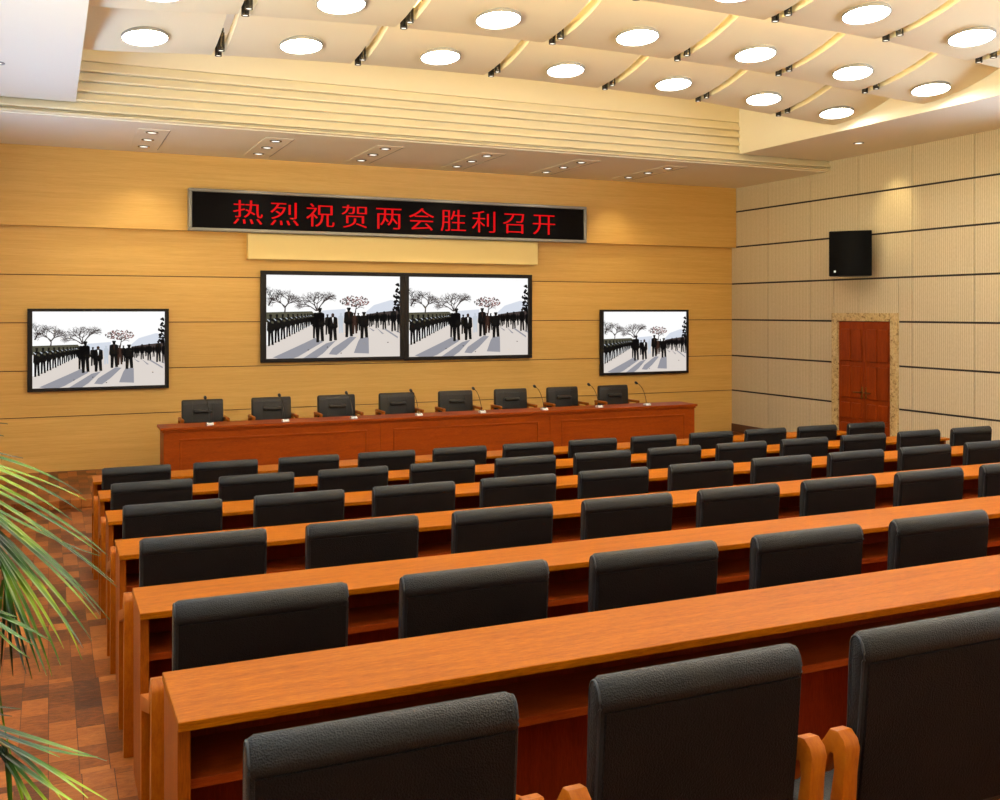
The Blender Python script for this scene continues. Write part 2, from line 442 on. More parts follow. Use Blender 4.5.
def make_chair():
    root = empty('conference_chair')
    h = CW/2
    mb = MB()
    secs = []
    for x, d in ((-h, .016), (-h+.005, .006), (-h+.016, 0), (h-.016, 0), (h-.005, .006), (h, .016)):
        secs.append([(x, y, z) for y, z in inset(BACK, SGN*d, 0, 0)])
    mb.rings(secs)
    bk = mb.build('backrest', M['leather'], root, 50)
    for s in (-1, 1):
        pr_ = inset(BACK, SGN*.009, 0, 0)
        path = [(s*(h-.0035), y, z) for y, z in pr_]
        q = MB(); q.sweep(path+[path[0]], .0035, 6, False); q.build('piping', M['piping'], bk, 60)
    q = MB()
    pts = [(.008, .842), (-.003, .840), (-.001, .80), (.009, .68), (.0235, .55), (.038, .428), (.06, .428), (.045, .55), (.027, .68), (.012, .80)]
    q.prism(pts, 0, -h+.012, h-.012); q.build('back_panel', M['leather_back'], root, 30)
    q = MB(); q.box(-h+.04, h-.04, .10, .40, .33, .395, .028, 3); q.build('seat', M['leather'], root, 50)
    q = MB(); q.box(-h+.03, h-.03, .10, .38, .30, .33, .004, 1); q.build('seat_frame', M['armwood'], root)
    for s in (-1, 1):
        xc = s*(h+.040)
        x0, x1 = xc-.022, xc+.022
        q = MB()
        outer = [(-.012, 0), (-.050, .60), (-.058, .655), (-.050, .675), (-.030, .690), (-.004, .686), (.018, .655), (.060, .600), (.335, .520), (.345, .50), (.345, 0)]
        inner = [(.030, 0), (.000, .50), (-.018, .60), (-.014, .632), (-.006, .630), (.034, .565), (.290, .482), (.297, .47), (.297, 0)]
        poly = outer+inner[::-1]
        # frame: outer loop and inner loop as quads
        A = []
        for x in (x0, x1):
            A.append(([q.bm.verts.new((x, y+.052, z)) for y, z in outer], [q.bm.verts.new((x, y+.052, z)) for y, z in inner]))
            pairs = [(0, 0), (1, 1), (2, 2), (3, 3), (4, 3), (5, 4), (6, 4), (7, 5), (8, 6), (9, 7), (10, 8)]
        for side, (O, I) in enumerate(A):
            for (a, b_), (c, d) in zip(pairs, pairs[1:]):
                vs = [O[a], O[c], I[d]]+([I[b_]] if b_ != d else [])
                q.face(vs if side else vs[::-1])
        for a in range(len(outer)-1): q.face([A[0][0][a], A[0][0][a+1], A[1][0][a+1], A[1][0][a]])
        for a in range(len(inner)-1): q.face([A[0][1][a+1], A[0][1][a], A[1][1][a], A[1][1][a+1]])
        for a, b_ in ((0, 0), (len(outer)-1, len(inner)-1)): q.face([A[0][0][a], A[1][0][a], A[1][1][b_], A[0][1][b_]])
        bmesh.ops.recalc_face_normals(q.bm, faces=q.bm.faces[:])
        bmesh.ops.bevel(q.bm, geom=[e for e in q.bm.edges if len(e.link_faces) == 2 and e.calc_face_angle(0) > 1.2], offset=.004, segments=2, affect='EDGES', profile=.5)
        q.build('armrest', M['armwood'], root, 35)
    return root
proto = make_chair(); first = True
RN = ['sixth', 'fifth', 'fourth', 'third', 'second', 'first']
for r in range(6):
    for k in range(NCH[r]):
        o = proto if first else copy_tree(proto); first = False
        o.location = (ROWX[r]+k*CP+COFF, ROWY[r], TIER[r])
        o.rotation_euler = (0, 0, 0)
        tag(o, 'black leather chair, %s from the palm end of the %s row from the stage' % (ORD[k], RN[r]), 'chair', 'black leather audience chairs')

# ------------------------------------------------------------------ long desks
for r in range(6):
    x0 = ROWX[r]-.028; x1 = ROWX[r]+12*CP+.0; L = x1-x0
    d = empty('conference_desk', (x0, ROWY[r]+.665, TIER[r]))
    tag(d, 'long orange-brown wooden desk with book shelf, %s row from the stage' % RN[r], 'desk', 'long audience desks')
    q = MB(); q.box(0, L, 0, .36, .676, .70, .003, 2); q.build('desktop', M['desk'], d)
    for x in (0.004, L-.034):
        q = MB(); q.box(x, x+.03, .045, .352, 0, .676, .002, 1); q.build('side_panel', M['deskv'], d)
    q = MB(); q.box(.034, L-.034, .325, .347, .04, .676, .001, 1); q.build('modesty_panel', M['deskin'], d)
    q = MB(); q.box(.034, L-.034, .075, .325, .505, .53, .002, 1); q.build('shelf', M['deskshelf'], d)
    for k in (3, 6, 9):
        x = .028+k*CP+COFF
        q = MB(); q.box(x-.012, x+.012, .08, .325, 0, .505); q.build('divider', M['deskv'], d)
    q = MB(); q.box(.034, L-.034, .30, .352, 0, .04); q.build('plinth', M['deskv'], d)

# ------------------------------------------------------------------ head table
tx0, tx1, ty = 1.225, 8.95, 12.63
t = empty('head_table', (tx0, ty, 0)); tag(t, 'long red-brown wooden head table with three framed front panels on the stage', 'table')
L = tx1-tx0
q = MB(); q.box(0, L, -.03, .45, .715, .75, .006, 2); q.box(.02, L-.02, -.012, .43, .69, .715, .004, 1); q.build('tabletop', M['table'], t)
secs = [(.035, 2.62), (2.62, 5.2), (5.2, L-.035)]
secs = [(.035, 2.74), (2.74, 5.235), (5.235, L-.035)]
for a, c in secs:
    q = MB(); q.box(a+.001, c-.001, 0, .03, .0, .69, .002, 1)
    f = q.build('front_panel', M['table'], t)
    q = MB(); i0, i1, z0, z1, b_ = a+.18, c-.18, .12, .605, .022
    for bx in ((i0, i1, z1-b_, z1), (i0, i1, z0, z0+b_), (i0, i0+b_, z0+b_, z1-b_), (i1-b_, i1, z0+b_, z1-b_)):
        q.box(bx[0], bx[1], -.012, .002, bx[2], bx[3], .003, 1)
    q.build('moulding', M['table'], f)
for x in (.035, L-.065): q = MB(); q.box(x, x+.03, .03, .42, 0, .69); q.build('side_panel', M['table'], t)
q = MB(); q.box(.065, L-.065, .03, .36, .5, .52); q.build('shelf', M['table'], t)

# chairs behind the head table, facing the hall
def stage_chair():
    root = empty('stage_chair'); h = .262
    q = MB()
    # front faces -y ; gentle lean
    P = [(-.045, .46), (-.05, .60), (-.042, .79), (-.034, .94), (-.022, .985), (.0, 1.0), (.03, .99), (.042, .96), (.04, .80), (.035, .60), (.03, .46)]
    sg = 1 if area2(P) > 0 else -1
    q.rings([[(x, y, z) for y, z in inset(P, sg*d, 0, 0)] for x, d in ((-h, .016), (-h+.006, .005), (-h+.018, 0), (h-.018, 0), (h-.006, .005), (h, .016))])
    bk = q.build('backrest', M['leather_stage'], root, 50)
    q = MB(); q.box(-.12, .12, -.085, -.03, .825, .875, .02, 3); q.build('lumbar_pad', M['leather_stage'], root, 50)
    for x in (-.13, .13):
        q = MB(); q.sweep([(x, -.051, .56), (x, -.0455, .70), (x, -.043, .79), (x, -.035, .94), (x, -.023, .986)], .003, 6); q.build('seam', M['piping'], bk)
    q = MB(); q.sweep([(-h+.015, -.0355, .94), (h-.015, -.0355, .94)], .003, 6); q.build('seam', M['piping'], bk)
    q = MB(); q.box(-h+.02, h-.02, -.42, .0, .40, .48, .03, 3); q.build('seat', M['leather_stage'], root, 50)
    for s in (-1, 1):
        xc = s*(h+.022)
        q = MB(); q.box(xc-.022, xc+.022, -.30, .05, .735, .775, .012, 2); q.box(xc-.02, xc+.02, -.29, -.25, .0, .74, .004, 1); q.box(xc-.02, xc+.02, .0, .04, .0, .74, .004, 1)
        q.build('armrest', M['armwood'], root, 40)
    q = MB(); q.box(-h-.01, h+.01, -.40, .02, .36, .40, .004, 1); q.build('seat_frame', M['armwood'], root)
    return root
sp = stage_chair()
for i, x in enumerate((1.80, 2.695, 3.587, 4.462, 5.354, 6.235, 7.103, 7.995)):
    o = sp if i == 0 else copy_tree(sp)
    o.location = (x+.035, 13.55, -.0)
    tag(o, 'dark leather armchair with a bolster behind the head table, %s from the palm side' % ORD[i], 'chair', 'armchairs behind the head table')

def mic():
    root = empty('gooseneck_microphone')
    q = MB(); q.prism([(-.05, 0), (.05, 0), (.045, .022), (-.01, .034), (-.045, .02)], 0, -.04, .04, .003); bs = q.build('base', M['micbase'], root)
    q = MB(); q.box(-.022, .022, -.02, .02, .03, .036); q.build('button', M['black'], bs)
    path = []
    for i in range(13):
        a = i/12; path.append((-.02*a, .02+.24*a**1.7, .03+.285*math.sin(a*PI/2*.92)))
    q = MB(); q.sweep(path, .004, 6); q.build('gooseneck', M['gunmetal'], root, 60)
    e = path[-1]
    q = MB(); mt = Matrix.Translation(e) @ Matrix.Rotation(math.radians(-70), 4, 'X')
    q.lathe([(0, -.02), (.014, -.018), (.02, .0), (.019, .028), (.012, .042), (0, .046)], 14, mt); q.build('mic_head', M['black'], root, 50)
    return root
mp = mic()
for i, x in enumerate((1.815, 2.745, 3.635, 4.54, 5.465, 6.425, 7.32, 8.14)):
    o = mp if i == 0 else copy_tree(mp)
    o.location = (x, 12.74, .75)
    tag(o, 'gooseneck microphone with pale base on the head table, %s from the palm side' % ORD[i], 'microphone', 'microphones on the head table')

# ------------------------------------------------------------------ screens
SE = 2**-.85
SM = [emit('screen_white', (1, 1, 1, 1), SE), emit('screen_ground', lin(222, 213, 206), SE), emit('screen_shadow', lin(150, 150, 158), SE),
      emit('screen_dark', lin(14, 12, 12), SE), emit('screen_hill', lin(214, 220, 232), SE), emit('screen_branch', lin(70, 60, 58), SE),
      emit('screen_red', lin(150, 105, 100), SE), emit('screen_coat', lin(196, 204, 214), SE), emit('screen_olive', lin(84, 82, 66), SE), emit('screen_brown', lin(60, 40, 32), SE)]
def picture():
    """parade ground picture as flat layers, x 0..1, y 0..1 from the top"""
    rr = random.Random(3); lay = []
    def nx(x): return (x-78)/830
    def ny(y): return (y-72)/483
    def P(m, pts, z): lay.append((m, [(min(1, max(0, nx(x))), min(1, max(0, ny(y)))) for x, y in pts], z))
    P(0, [(78, 72), (908, 72), (908, 555), (78, 555)], 0)
    P(4, [(690, 285), (740, 245), (800, 228), (850, 214), (908, 222), (908, 320), (690, 320)], 1)
    P(1, [(78, 480), (200, 425), (360, 360), (420, 325), (908, 322), (908, 555), (78, 555)], 1)
    P(4, [(410, 278), (560, 268), (560, 325), (410, 325)], 2)
    P(8, [(78, 288), (352, 282), (366, 296), (366, 345), (78, 345)], 2)
    P(5, [(690, 300), (760, 290), (850, 280), (908, 275), (908, 330), (690, 330)], 2)
    # branches
    def stroke(a, b, w0, w1, m, z):
        d = Vector((b[0]-a[0], b[1]-a[1]));
        if d.length < .1: return
        n = Vector((-d.y, d.x)).normalized()
        P(m, [(a[0]+n.x*w0, a[1]+n.y*w0), (a[0]-n.x*w0, a[1]-n.y*w0), (b[0]-n.x*w1, b[1]-n.y*w1), (b[0]+n.x*w1, b[1]+n.y*w1)], z)
    def tree(a, ang, ln, w, depth, m, flat=.75):
        b = (a[0]+ln*math.cos(ang), a[1]-ln*math.sin(ang)*flat)
        stroke(a, b, w, w*.7, m, 3)
        if depth:
            for k in range(3 if depth > 2 else 2):
                tree(b, ang+rr.uniform(-.85, .85), ln*rr.uniform(.62, .85), w*.66, depth-1, m, flat)
    tree((188, 290), 1.5, 46, 4.5, 6, 5); tree((188, 262), 2.1, 38, 3., 6, 5); tree((188, 262), 1.0, 38, 3., 6, 5)
    tree((384, 270), 1.6, 40, 3.5, 6, 5); tree((384, 280), 1.9, 46, 4.5, 5, 5); tree((384, 280), 1.1, 52, 4, 5, 5); tree((380, 280), 2.4, 50, 3.5, 4, 5)
    tree((92, 250), 1.2, 45, 4, 5, 3)
    for k in range(170):
        a = rr.uniform(0, PI*2); q = math.sqrt(rr.random()); x, y = 618+92*q*math.cos(a), 226+36*q*math.sin(a)*(1 if math.sin(a) < 0 else .8)
        s = rr.uniform(3, 8); P(6 if rr.random() < (.75 if x > 630 else .3) else 5, [(x-s, y), (x, y-s*.8), (x+s, y), (x, y+s*.6)], 3)
    tree((622, 290), 1.5, 26, 4, 4, 5)
    for k in range(60):
        a = rr.uniform(0, PI*2); q = math.sqrt(rr.random()); x, y = 896+30*q*math.cos(a), 215+68*q*math.sin(a)
        s = rr.uniform(6, 13); P(3, [(x-s, y), (x, y-s), (x+s, y), (x, y+s)], 3)
    for x, y in ((896, 118), (902, 128), (888, 122)): P(3, [(x-12, y), (x, y-9), (x+10, y), (x, y+8)], 3)
    # shadows
    for pts in ([(118, 548), (300, 470), (372, 438), (420, 462), (270, 545), (240, 555), (150, 555)], [(300, 555), (440, 470), (500, 455), (420, 530), (380, 555)],
                [(455, 535), (480, 500), (590, 432), (628, 436), (560, 500), (505, 540)], [(612, 530), (640, 460), (655, 438), (706, 440), (708, 535)],
                [(700, 375), (745, 398), (735, 402)], [(755, 380), (806, 418), (792, 418)], [(800, 388), (895, 446), (895, 436), (822, 390)], [(870, 400), (908, 415), (908, 405)]): P(2, pts, 2)
    def person(x, y0, y1, w, m=3, coat=None, cap=True):
        h = y1-y0; hw = w/2
        P(m, [(x-hw*.9, y0+h*.17), (x-hw*.4, y0+h*.13), (x+hw*.4, y0+h*.13), (x+hw*.9, y0+h*.17), (x+hw, y0+h*.5), (x+hw*.75, y0+h*.55), (x-hw*.75, y0+h*.55), (x-hw, y0+h*.5)], 4)
        P(m, [(x-hw*.72, y0+h*.5), (x+hw*.05, y0+h*.5), (x-hw*.15, y1), (x-hw*.7, y1)], 4)
        P(m, [(x-hw*.02, y0+h*.5), (x+hw*.72, y0+h*.5), (x+hw*.85, y1-h*.03), (x+hw*.25, y1-h*.03)], 4)
        rw, rh = hw*.33, h*.07
        P(9 if not cap else m, [(x+rw*math.cos(k*PI/4), y0+h*.075+rh*math.sin(k*PI/4)) for k in range(8)], 4)
        if cap: P(m, [(x-rw*1.4, y0+h*.05), (x-rw, y0), (x+rw, y0), (x+rw*1.4, y0+h*.05)], 5)
        if coat is not None: P(coat, [(x-hw*.16, y0+h*.16), (x+hw*.16, y0+h*.16), (x+hw*.05, y0+h*.38)], 5)
    n = 12
    for k in range(n-1, -1, -1):
        f = 1-(1-k/(n-1))**1.7; x = 104+250*f; y1 = 482-122*f; y0 = 300-4*f; w = 44-24*f
        person(x, y0, y1, w, 3)
        P(8, [(x+w*.1, y0+(y1-y0)*.2), (x+w*.42, y0+(y1-y0)*.24), (x+w*.38, y0+(y1-y0)*.3), (x+w*.05, y0+(y1-y0)*.27)], 5)
        P(7, [(x-w*.45, y0+(y1-y0)*.14), (x-w*.1, y0+(y1-y0)*.2), (x-w*.14, y0+(y1-y0)*.24), (x-w*.45, y0+(y1-y0)*.17)], 5)
    for k in range(9): person(365+k*7, 292, 345, 16)
    person(530, 292, 412, 34, 7); person(447, 300, 420, 34); person(372, 290, 440, 40)
    person(400, 262, 464, 62); person(480, 292, 458, 62, 3, 0, False); person(617, 290, 418, 40, 9); person(580, 260, 436, 62, 3, 9); person(676, 286, 444, 64, 3)
    for x, y0, y1, w in ((640, 292, 400, 30), (718, 295, 376, 24), (735, 300, 365, 18), (760, 285, 384, 28), (785, 298, 365, 18), (806, 282, 392, 32), (835, 298, 370, 18), (866, 265, 404, 40), (902, 282, 408, 30)): person(x, y0, y1, w)
    for k in range(14): person(700+k*15, 298, 342, 13)
    for x, y in ((330, 508), (447, 493), (532, 530), (830, 470)): P(5, [(x-6, y), (x, y-4), (x+6, y), (x, y+3)], 3)
    return lay
PIC = picture()
def tv(x0, x1, z0, z1, yb, bez, label, group=None):
    y0 = yb-.07
    t = empty('wall_screen', ((x0+x1)/2, yb, z0)); tag(t, label, 'screen', group)
    w = x1-x0; h = z1-z0
    q = MB(); q.box(-w/2+.04, w/2-.04, -.04, -.0, .04, h-.04); q.build('housing', M['black'], t)
    q = MB(); l_, r_, b_, t_ = bez
    for bx in ((-w/2, w/2, 0, b_), (-w/2, w/2, h-t_, h), (-w/2, -w/2+l_, b_, h-t_), (w/2-r_, w/2, b_, h-t_)): q.box(bx[0], bx[1], -.07, -.035, bx[2], bx[3], .004, 1)
    q.build('bezel', M['bezel'], t)
    q = MB(); sw = w-l_-r_; sh = h-t_-b_
    for m_, pts, z in PIC:
        q.mi = m_; q.poly([(-w/2+l_+px*sw, -.046-.0006*z, b_+(1-py)*sh) for px, py in pts][::-1])
    q.build('display', SM, t, None, False)
tv(2.798, 4.985, 1.405, 2.743, YB-.006, (.085, .065, .055, .06), 'large wall screen of a parade ground, palm-side half of the central pair', 'central pair of wall screens')
tv(4.988, 7.172, 1.392, 2.743, YB-.006, (.075, .07, .055, .06), 'large wall screen of a parade ground, door-side half of the central pair', 'central pair of wall screens')
tv(-.256, 1.533, 1.08, 2.187, YB-.006, (.062, .055, .045, .04), 'wall screen of a parade ground, alone between the palm and the head table')
tv(8.444, 10.223, 1.068, 2.177, YB-.006, (.07, .04, .045, .035), 'wall screen of a parade ground, alone beside the fabric wall')

# ------------------------------------------------------------------ red LED sign and the pale casing below it
t = empty('led_sign', (1.772, YU, 3.275)); tag(t, 'long black LED sign with red Chinese characters high on the stage wall', 'sign')
W, Hh, D = 6.311, .594, .13
q = MB(); q.box(.03, W-.03, -D+.02, 0, .03, Hh-.03); q.build('display', M['led'], t)
q = MB()
for bx in ((0, W, 0, .045), (0, W, Hh-.045, Hh), (0, .05, .045, Hh-.045), (W-.05, W, .045, Hh-.045)): q.box(bx[0], bx[1], -D, 0, bx[2], bx[3], .008, 1)
q.build('frame', M['greyframe'], t)
q = MB()
for k, chx in enumerate('热烈祝贺两会胜利召开'):
    cu = bpy.data.curves.new('lettering', 'FONT'); cu.body = chx; cu.size = 1.; cu.offset = -.010; cu.align_x = 'CENTER'
    ob = bpy.data.objects.new('lettering', cu); C.objects.link(ob)
    dg = bpy.context.evaluated_depsgraph_get(); me = ob.evaluated_get(dg).to_mesh()
    vs = [v.co.copy() for v in me.vertices]; fs = [list(p.vertices) for p in me.polygons]
    ob.to_mesh_clear(); bpy.data.objects.remove(ob); bpy.data.curves.remove(cu)
    ymid = .38
    for dx in (0, .008):
        nv = [q.bm.verts.new((.81+k*.524+v.x*.452+dx, -D+.017-.0004*(dx > .001)-.0004*(dx > .01), Hh/2-.012+(v.y-ymid)*.375)) for v in vs]
        for f in fs: q.face([nv[i] for i in f])
q.build('lettering', M['red'], t, None, False)
q = MB(); q.box(0, 4.636, -.14, -.008, 0, .37, .01, 2); o = q.build('screen_casing', M['casing'])
o.location = (2.607, YB-.006, 2.90); tag(o, 'long pale yellow projection screen casing below the LED sign', 'screen casing')

# ------------------------------------------------------------------ door
d = struct(empty('door_1', (XR, (DY0+DY1)/2, -.1)))
hw = (DY1-DY0)/2; hz = DZ+.1
q = MB(); fw = .125
for a, c, z0, z1 in ((-hw, -hw+fw, 0, hz), (hw-fw, hw, 0, hz), (-hw+fw, hw-fw, hz-fw, hz)): q.box(-.045, .03, a, c, z0, z1, .008, 2)
q.build('door_frame', M['marble'], d)
for s in (-1, 1):
    a, c = (-hw+fw+.002, -.002) if s < 0 else (.002, hw-fw-.002)
    q = MB(); q.box(-.01, .03, a, c, .006, hz-fw-.004, .002, 1)
    wz = [(.12, .55), (.62, .86), (.93, 1.42), (1.49, 1.98)]
    for z0, z1 in wz:
        for j in range(2):
            p0 = a+.055+j*((c-a)-.11+.03)/2; p1 = p0+((c-a)-.11-.03)/2
            q.box(-.030, -.005, p0, p1, z0, z1, .014, 2)
    lf = q.build('door_leaf', M['doorwood'], d)
    q = MB(); yk = s*.045
    q.box(-.018, -.009, yk-.02, yk+.02, .93, 1.11, .004, 1)
    q.sweep([(-.018, yk, 1.03), (-.06, yk, 1.03), (-.066, yk+s*.02, 1.03), (-.066, yk+s*.13, 1.025)], .009, 8)
    q.lathe([(0, 0), (.02, .0), (.02, .01), (0, .012)], 12, Matrix.Translation((-.018, yk, .965)) @ Matrix.Rotation(-PI/2, 4, 'Y'))
    q.build('door_handle', M['brass'], lf, 40)

# ------------------------------------------------------------------ wall loudspeaker
s = empty('wall_speaker', (10.75, 11.33, 2.665), math.radians(-52)); tag(s, 'black curved loudspeaker mounted high on the fabric wall above the door', 'speaker')
q = MB(); q.prism([(-.30, -.02), (.30, -.02), (.22, .30), (-.22, .30)], 2, 0, .67, .012); q.build('cabinet', M['black'], s)
pts = [(-.30, -.02)]+[(-.30+.6*i/14, -.02-.10*math.sin(PI*i/14)) for i in range(0, 15)]+[(.30, -.02)]
pts = [(-.30+.6*i/14, -.026-.10*math.sin(PI*i/14)) for i in range(15)]+[(.30, -.01), (-.30, -.01)]
q = MB(); q.prism(pts, 2, .008, .662); q.build('grille', M['grille'], s, 40)
q = MB()
bxx = -.205; q.box(bxx-.015, bxx+.015, -.102, -.088, .055, .085, .003, 1); q.build('badge', M['silver'], s)
q = MB(); q.box(-.03, .03, .29, .50, .30, .36); q.box(-.09, .09, .29, .31, .22, .44); q.build('bracket', M['black'], s)

# ------------------------------------------------------------------ palm
pr_ = random.Random(11)
palm = empty('potted_palm', (-.62, 2.25, .5)); tag(palm, 'green palm with long narrow drooping leaflets in a pot beside the aisle', 'plant')
q = MB(); q.lathe([(0, 0), (.15, 0), (.17, .02), (.215, .36), (.23, .37), (.23, .40), (.205, .40), (.20, .35), (0, .35)], 28); q.build('pot', M['pot'], palm, 40)
q = MB(); q.lathe([(0, .352), (.19, .352), (.15, .37), (0, .375)], 24); q.build('soil', M['soil'], palm)
q = MB(); q.sweep([(0, 0, .36), (.01, .01, .6), (.0, .02, .85)], [.05, .04, .03], 10); q.build('stem', M['trunk'], palm, 60)
def leaflet(q, p0, p1, p2, w, up):
    """a narrow pointed blade along a quadratic curve, folded along its midrib, with thickness"""
    n = 9; L = []; Rr = []; Mi = []; Bk = []
    for i in range(n+1):
        t = i/n
        p = p0*(1-t)**2+p1*2*t*(1-t)+p2*t*t
        tg = ((p1-p0)*(1-t)+(p2-p1)*t).normalized()
        sd = tg.cross(up)
        sd = sd.normalized() if sd.length > 1e-4 else Vector((1, 0, 0))
        nr = sd.cross(tg).normalized()
        ww = w*min(1, .35+t*3.2)*(1-t**2.6)+.0005
        L.append(q.bm.verts.new(p+sd*ww+nr*ww*.35)); Rr.append(q.bm.verts.new(p-sd*ww+nr*ww*.35)); Mi.append(q.bm.verts.new(p)); Bk.append(q.bm.verts.new(p-nr*.0012))
    for i in range(n):
        q.face([L[i], L[i+1], Mi[i+1], Mi[i]]); q.face([Mi[i], Mi[i+1], Rr[i+1], Rr[i]])
        q.face([L[i+1], L[i], Bk[i], Bk[i+1]]); q.face([Bk[i+1], Bk[i], Rr[i], Rr[i+1]])
FRONDS = [
 ([(0.04,0.018,0.909),(0.098,0.025,1.193),(0.239,0.027,1.389),(0.369,0.045,1.399),(0.463,0.091,1.286),(0.51,0.146,1.166),(0.535,0.201,1.052)],
  [((0.375,-0.145,1.421),(0.572,-0.207,1.396),(0.677,-0.227,1.314),8),
   ((0.38,-0.128,1.417),(0.588,-0.156,1.354),(0.687,-0.135,1.286),6),
   ((0.393,-0.094,1.409),(0.572,-0.175,1.358),(0.677,-0.222,1.28),9),
   ((0.406,-0.061,1.391),(0.569,-0.079,1.325),(0.663,-0.067,1.236),9),
   ((0.418,-0.031,1.371),(0.623,-0.095,1.275),(0.728,-0.115,1.169),9),
   ((0.426,-0.011,1.354),(0.605,-0.135,1.277),(0.708,-0.225,1.201),7),
   ((0.438,0.016,1.335),(0.623,-0.002,1.207),(0.752,0.006,1.074),8),
   ((0.447,0.035,1.32),(0.604,-0.036,1.236),(0.74,-0.097,1.111),6),
   ((0.456,0.055,1.304),(0.642,0.015,1.14),(0.738,0.016,1.004),8),
   ((0.466,0.074,1.284),(0.633,0.076,1.159),(0.723,0.112,1.119),7),
   ((0.472,0.087,1.271),(0.645,-0.018,1.137),(0.715,-0.077,1.043),8),
   ((0.479,0.1,1.254),(0.623,0.09,1.125),(0.718,0.102,0.984),9),
   ((0.486,0.113,1.234),(0.642,0.042,1.071),(0.703,0.015,0.964),9),
   ((0.492,0.125,1.215),(0.635,0.1,1.057),(0.687,0.115,0.895),9),
   ((0.497,0.135,1.198),(0.615,0.027,1.078),(0.684,-0.059,0.975),9),
   ((0.503,0.144,1.18),(0.603,0.126,1.033),(0.651,0.133,0.919),9),
   ((0.51,0.157,1.162),(0.594,0.119,1.036),(0.644,0.096,0.896),10),
   ((0.515,0.167,1.142),(0.587,0.156,1.005),(0.627,0.16,0.854),9),
   ((0.519,0.173,1.126),(0.572,0.116,1.007),(0.617,0.063,0.888),9),
   ((0.524,0.182,1.108),(0.567,0.174,0.981),(0.603,0.169,0.864),8),
   ((0.528,0.188,1.091),(0.555,0.204,0.963),(0.587,0.217,0.833),8),
   ((0.531,0.195,1.073),(0.548,0.171,0.962),(0.576,0.142,0.872),8),
   ((0.535,0.201,1.056),(0.541,0.215,0.928),(0.548,0.228,0.843),8),
   ((0.533,0.198,1.053),(0.526,0.228,0.926),(0.521,0.258,0.838),8),
   ((0.529,0.192,1.068),(0.512,0.2,0.937),(0.504,0.203,0.871),8),
   ((0.371,0.198,1.344),(0.344,0.276,1.182),(0.382,0.325,0.99),8),
   ((0.391,0.189,1.309),(0.364,0.267,1.146),(0.406,0.314,0.953),8),
   ((0.41,0.18,1.269),(0.384,0.258,1.106),(0.428,0.304,0.911),8),
   ((0.429,0.172,1.227),(0.404,0.249,1.062),(0.454,0.292,0.866),8),
   ((0.449,0.163,1.182),(0.424,0.24,1.016),(0.467,0.286,0.819),8),
   ((0.468,0.154,1.135),(0.444,0.231,0.968),(0.494,0.274,0.769),8),
   ((0.487,0.146,1.087),(0.464,0.222,0.918),(0.485,0.278,0.718),8),
   ((0.507,0.137,1.036),(0.484,0.213,0.866),(0.52,0.263,0.665),8),
   ((0.526,0.128,0.985),(0.504,0.204,0.813),(0.556,0.246,0.61),8)]),
 ([(0.037,0.03,0.868),(0.181,-0.078,0.975),(0.347,-0.175,0.982),(0.462,-0.238,0.942),(0.558,-0.292,0.888)],
  [((0.428,-0.212,0.954),(0.589,-0.229,0.876),(0.72,-0.233,0.812),9),
   ((0.453,-0.223,0.943),(0.59,-0.257,0.861),(0.702,-0.28,0.841),8),
   ((0.444,-0.219,0.949),(0.575,-0.305,0.901),(0.638,-0.361,0.886),7),
   ((0.477,-0.233,0.929),(0.606,-0.226,0.828),(0.731,-0.217,0.723),8),
   ((0.493,-0.241,0.919),(0.574,-0.277,0.84),(0.687,-0.328,0.766),9),
   ((0.509,-0.248,0.91),(0.589,-0.229,0.799),(0.657,-0.205,0.682),9),
   ((0.525,-0.255,0.899),(0.574,-0.277,0.823),(0.614,-0.295,0.734),9),
   ((0.542,-0.263,0.89),(0.577,-0.251,0.802),(0.589,-0.229,0.69),8),
   ((0.412,-0.204,0.965),(0.506,-0.192,0.936),(0.573,-0.167,0.909),6),
   ((0.396,-0.197,0.968),(0.493,-0.241,0.943),(0.561,-0.271,0.936),6),
   ((0.55,-0.266,0.883),(0.558,-0.27,0.805),(0.561,-0.271,0.707),8),
   ((0.558,-0.27,0.879),(0.606,-0.275,0.834),(0.642,-0.275,0.773),8),
   ((0.533,-0.259,0.895),(0.622,-0.332,0.863),(0.682,-0.392,0.82),7)]),
 ([(0.037,0.03,0.886),(0.169,-0.095,1.142),(0.325,-0.231,1.228),(0.454,-0.333,1.196),(0.532,-0.39,1.147)],
  [((0.501,-0.365,1.167),(0.561,-0.364,1.136),(0.624,-0.366,1.089),9),
   ((0.478,-0.355,1.182),(0.538,-0.365,1.149),(0.573,-0.364,1.136),8),
   ((0.516,-0.372,1.154),(0.554,-0.389,1.124),(0.598,-0.409,1.099),8),
   ((0.528,-0.377,1.147),(0.545,-0.352,1.097),(0.591,-0.34,1.056),7),
   ((0.463,-0.348,1.194),(0.516,-0.372,1.187),(0.551,-0.388,1.177),7),
   ((0.455,-0.344,1.199),(0.501,-0.365,1.141),(0.534,-0.38,1.074),8),
   ((0.524,-0.375,1.149),(0.528,-0.377,1.091),(0.54,-0.383,1.024),8)]),
 ([(0.034,0.043,0.901),(0.038,0.151,1.288),(0.12,0.223,1.473),(0.252,0.274,1.496),(0.378,0.327,1.433)],
  [((0.343,0.287,1.46),(0.441,0.271,1.413),(0.537,0.255,1.402),6),
   ((0.373,0.274,1.442),(0.463,0.233,1.394),(0.531,0.203,1.381),6),
   ((0.363,0.278,1.451),(0.459,0.29,1.339),(0.567,0.296,1.318),7),
   ((0.323,0.296,1.469),(0.423,0.251,1.372),(0.503,0.215,1.306),7),
   ((0.383,0.269,1.438),(0.443,0.242,1.372),(0.483,0.224,1.284),7),
   ((0.303,0.305,1.477),(0.403,0.26,1.471),(0.493,0.22,1.455),7)]),
]
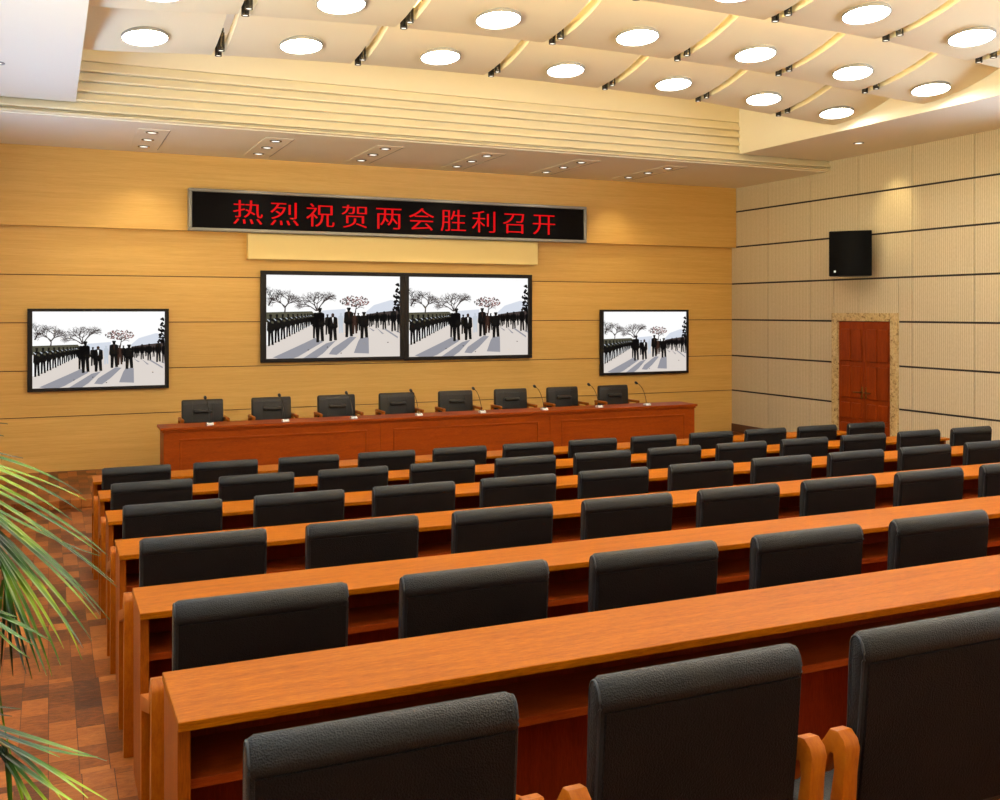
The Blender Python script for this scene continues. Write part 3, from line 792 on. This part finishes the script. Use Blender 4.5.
for R_, L_ in FRONDS:
    q = MB(); P = [Vector(p) for p in R_]; path = []
    P[0] = Vector((0, .02, .84))
    for i in range(len(P)-1):
        for k in range(5):
            u = k/5; a, b_ = P[i], P[i+1]; m0 = (P[i+1]-P[max(i-1, 0)])*.5; m1 = (P[min(i+2, len(P)-1)]-P[i])*.5
            path.append(a*(2*u**3-3*u*u+1)+m0*(u**3-2*u*u+u)+b_*(-2*u**3+3*u*u)+m1*(u**3-u*u))
    path.append(P[-1]); n = len(path)
    q.sweep(path, [.009*(1-.85*i/n) for i in range(n)], 7); fr = q.build('frond', M['trunk'], palm, 60)
    q = MB()
    for p0, p1, p2, w in L_: leaflet(q, Vector(p0), Vector(p1), Vector(p2), w*.00062, Vector((.25, -.45, 1)))
    q.build('leaflets', M['leaf'], fr, 30)

# ------------------------------------------------------------------ camera, world, view
cam = bpy.data.cameras.new('camera'); cam.sensor_width = 36; cam.sensor_fit = 'HORIZONTAL'; cam.lens = 36*1.003
cam.shift_y = -.089; cam.clip_start = .05
co = bpy.data.objects.new('camera', cam); C.objects.link(co)
co.location = (0, 0, 2.155); co.rotation_euler = (PI/2, 0, -.423)
sc.camera = co
wd = bpy.data.worlds.new('world'); sc.world = wd; wd.use_nodes = True
nt = wd.node_tree; bg = nt.nodes['Background']
tc = N(nt, 'ShaderNodeTexCoord'); sp_ = N(nt, 'ShaderNodeSeparateXYZ'); nt.links.new(tc.outputs['Generated'], sp_.inputs[0])
mr = N(nt, 'ShaderNodeMapRange'); mr.inputs[1].default_value = -.06; mr.inputs[2].default_value = .06
nt.links.new(sp_.outputs['Z'], mr.inputs[0])
mx_ = N(nt, 'ShaderNodeMapRange'); mx_.inputs[1].default_value = -.4; mx_.inputs[2].default_value = .4; nt.links.new(sp_.outputs['X'], mx_.inputs[0])
zs = N(nt, 'ShaderNodeMapRange'); zs.inputs[1].default_value = -.35; zs.inputs[2].default_value = -.62; nt.links.new(sp_.outputs['Z'], zs.inputs[0])
near = N(nt, 'ShaderNodeMix', data_type='RGBA'); near.inputs[6].default_value = (11., 10., 6.8, 1); near.inputs[7].default_value = (6.5, 9.5, 15.5, 1)   # invented upward glow for the ceiling: warm at shallow angles, cool when steep
nt.links.new(zs.outputs[0], near.inputs[0])
gm = N(nt, 'ShaderNodeMix', data_type='RGBA'); nt.links.new(near.outputs[2], gm.inputs[6]); gm.inputs[7].default_value = (10., 12., 15.5, 1)   # invented glow from below, cool from the door side, warmer from the palm side
nt.links.new(mx_.outputs[0], gm.inputs[0])
wm = N(nt, 'ShaderNodeMix', data_type='RGBA'); wm.inputs[7].default_value = (.8, .95, 1.1, 1)
nt.links.new(gm.outputs[2], wm.inputs[6])
nt.links.new(mr.outputs[0], wm.inputs[0]); nt.links.new(wm.outputs[2], bg.inputs['Color']); bg.inputs['Strength'].default_value = 1.
sc.view_settings.view_transform = 'Standard'; sc.view_settings.look = 'None'; sc.view_settings.gamma = 1; sc.view_settings.use_curve_mapping = False
sc.view_settings.exposure = .85
sc.cycles.max_bounces = 8; sc.cycles.diffuse_bounces = 5; sc.cycles.sample_clamp_indirect = 6; sc.cycles.caustics_reflective = False; sc.cycles.caustics_refractive = False
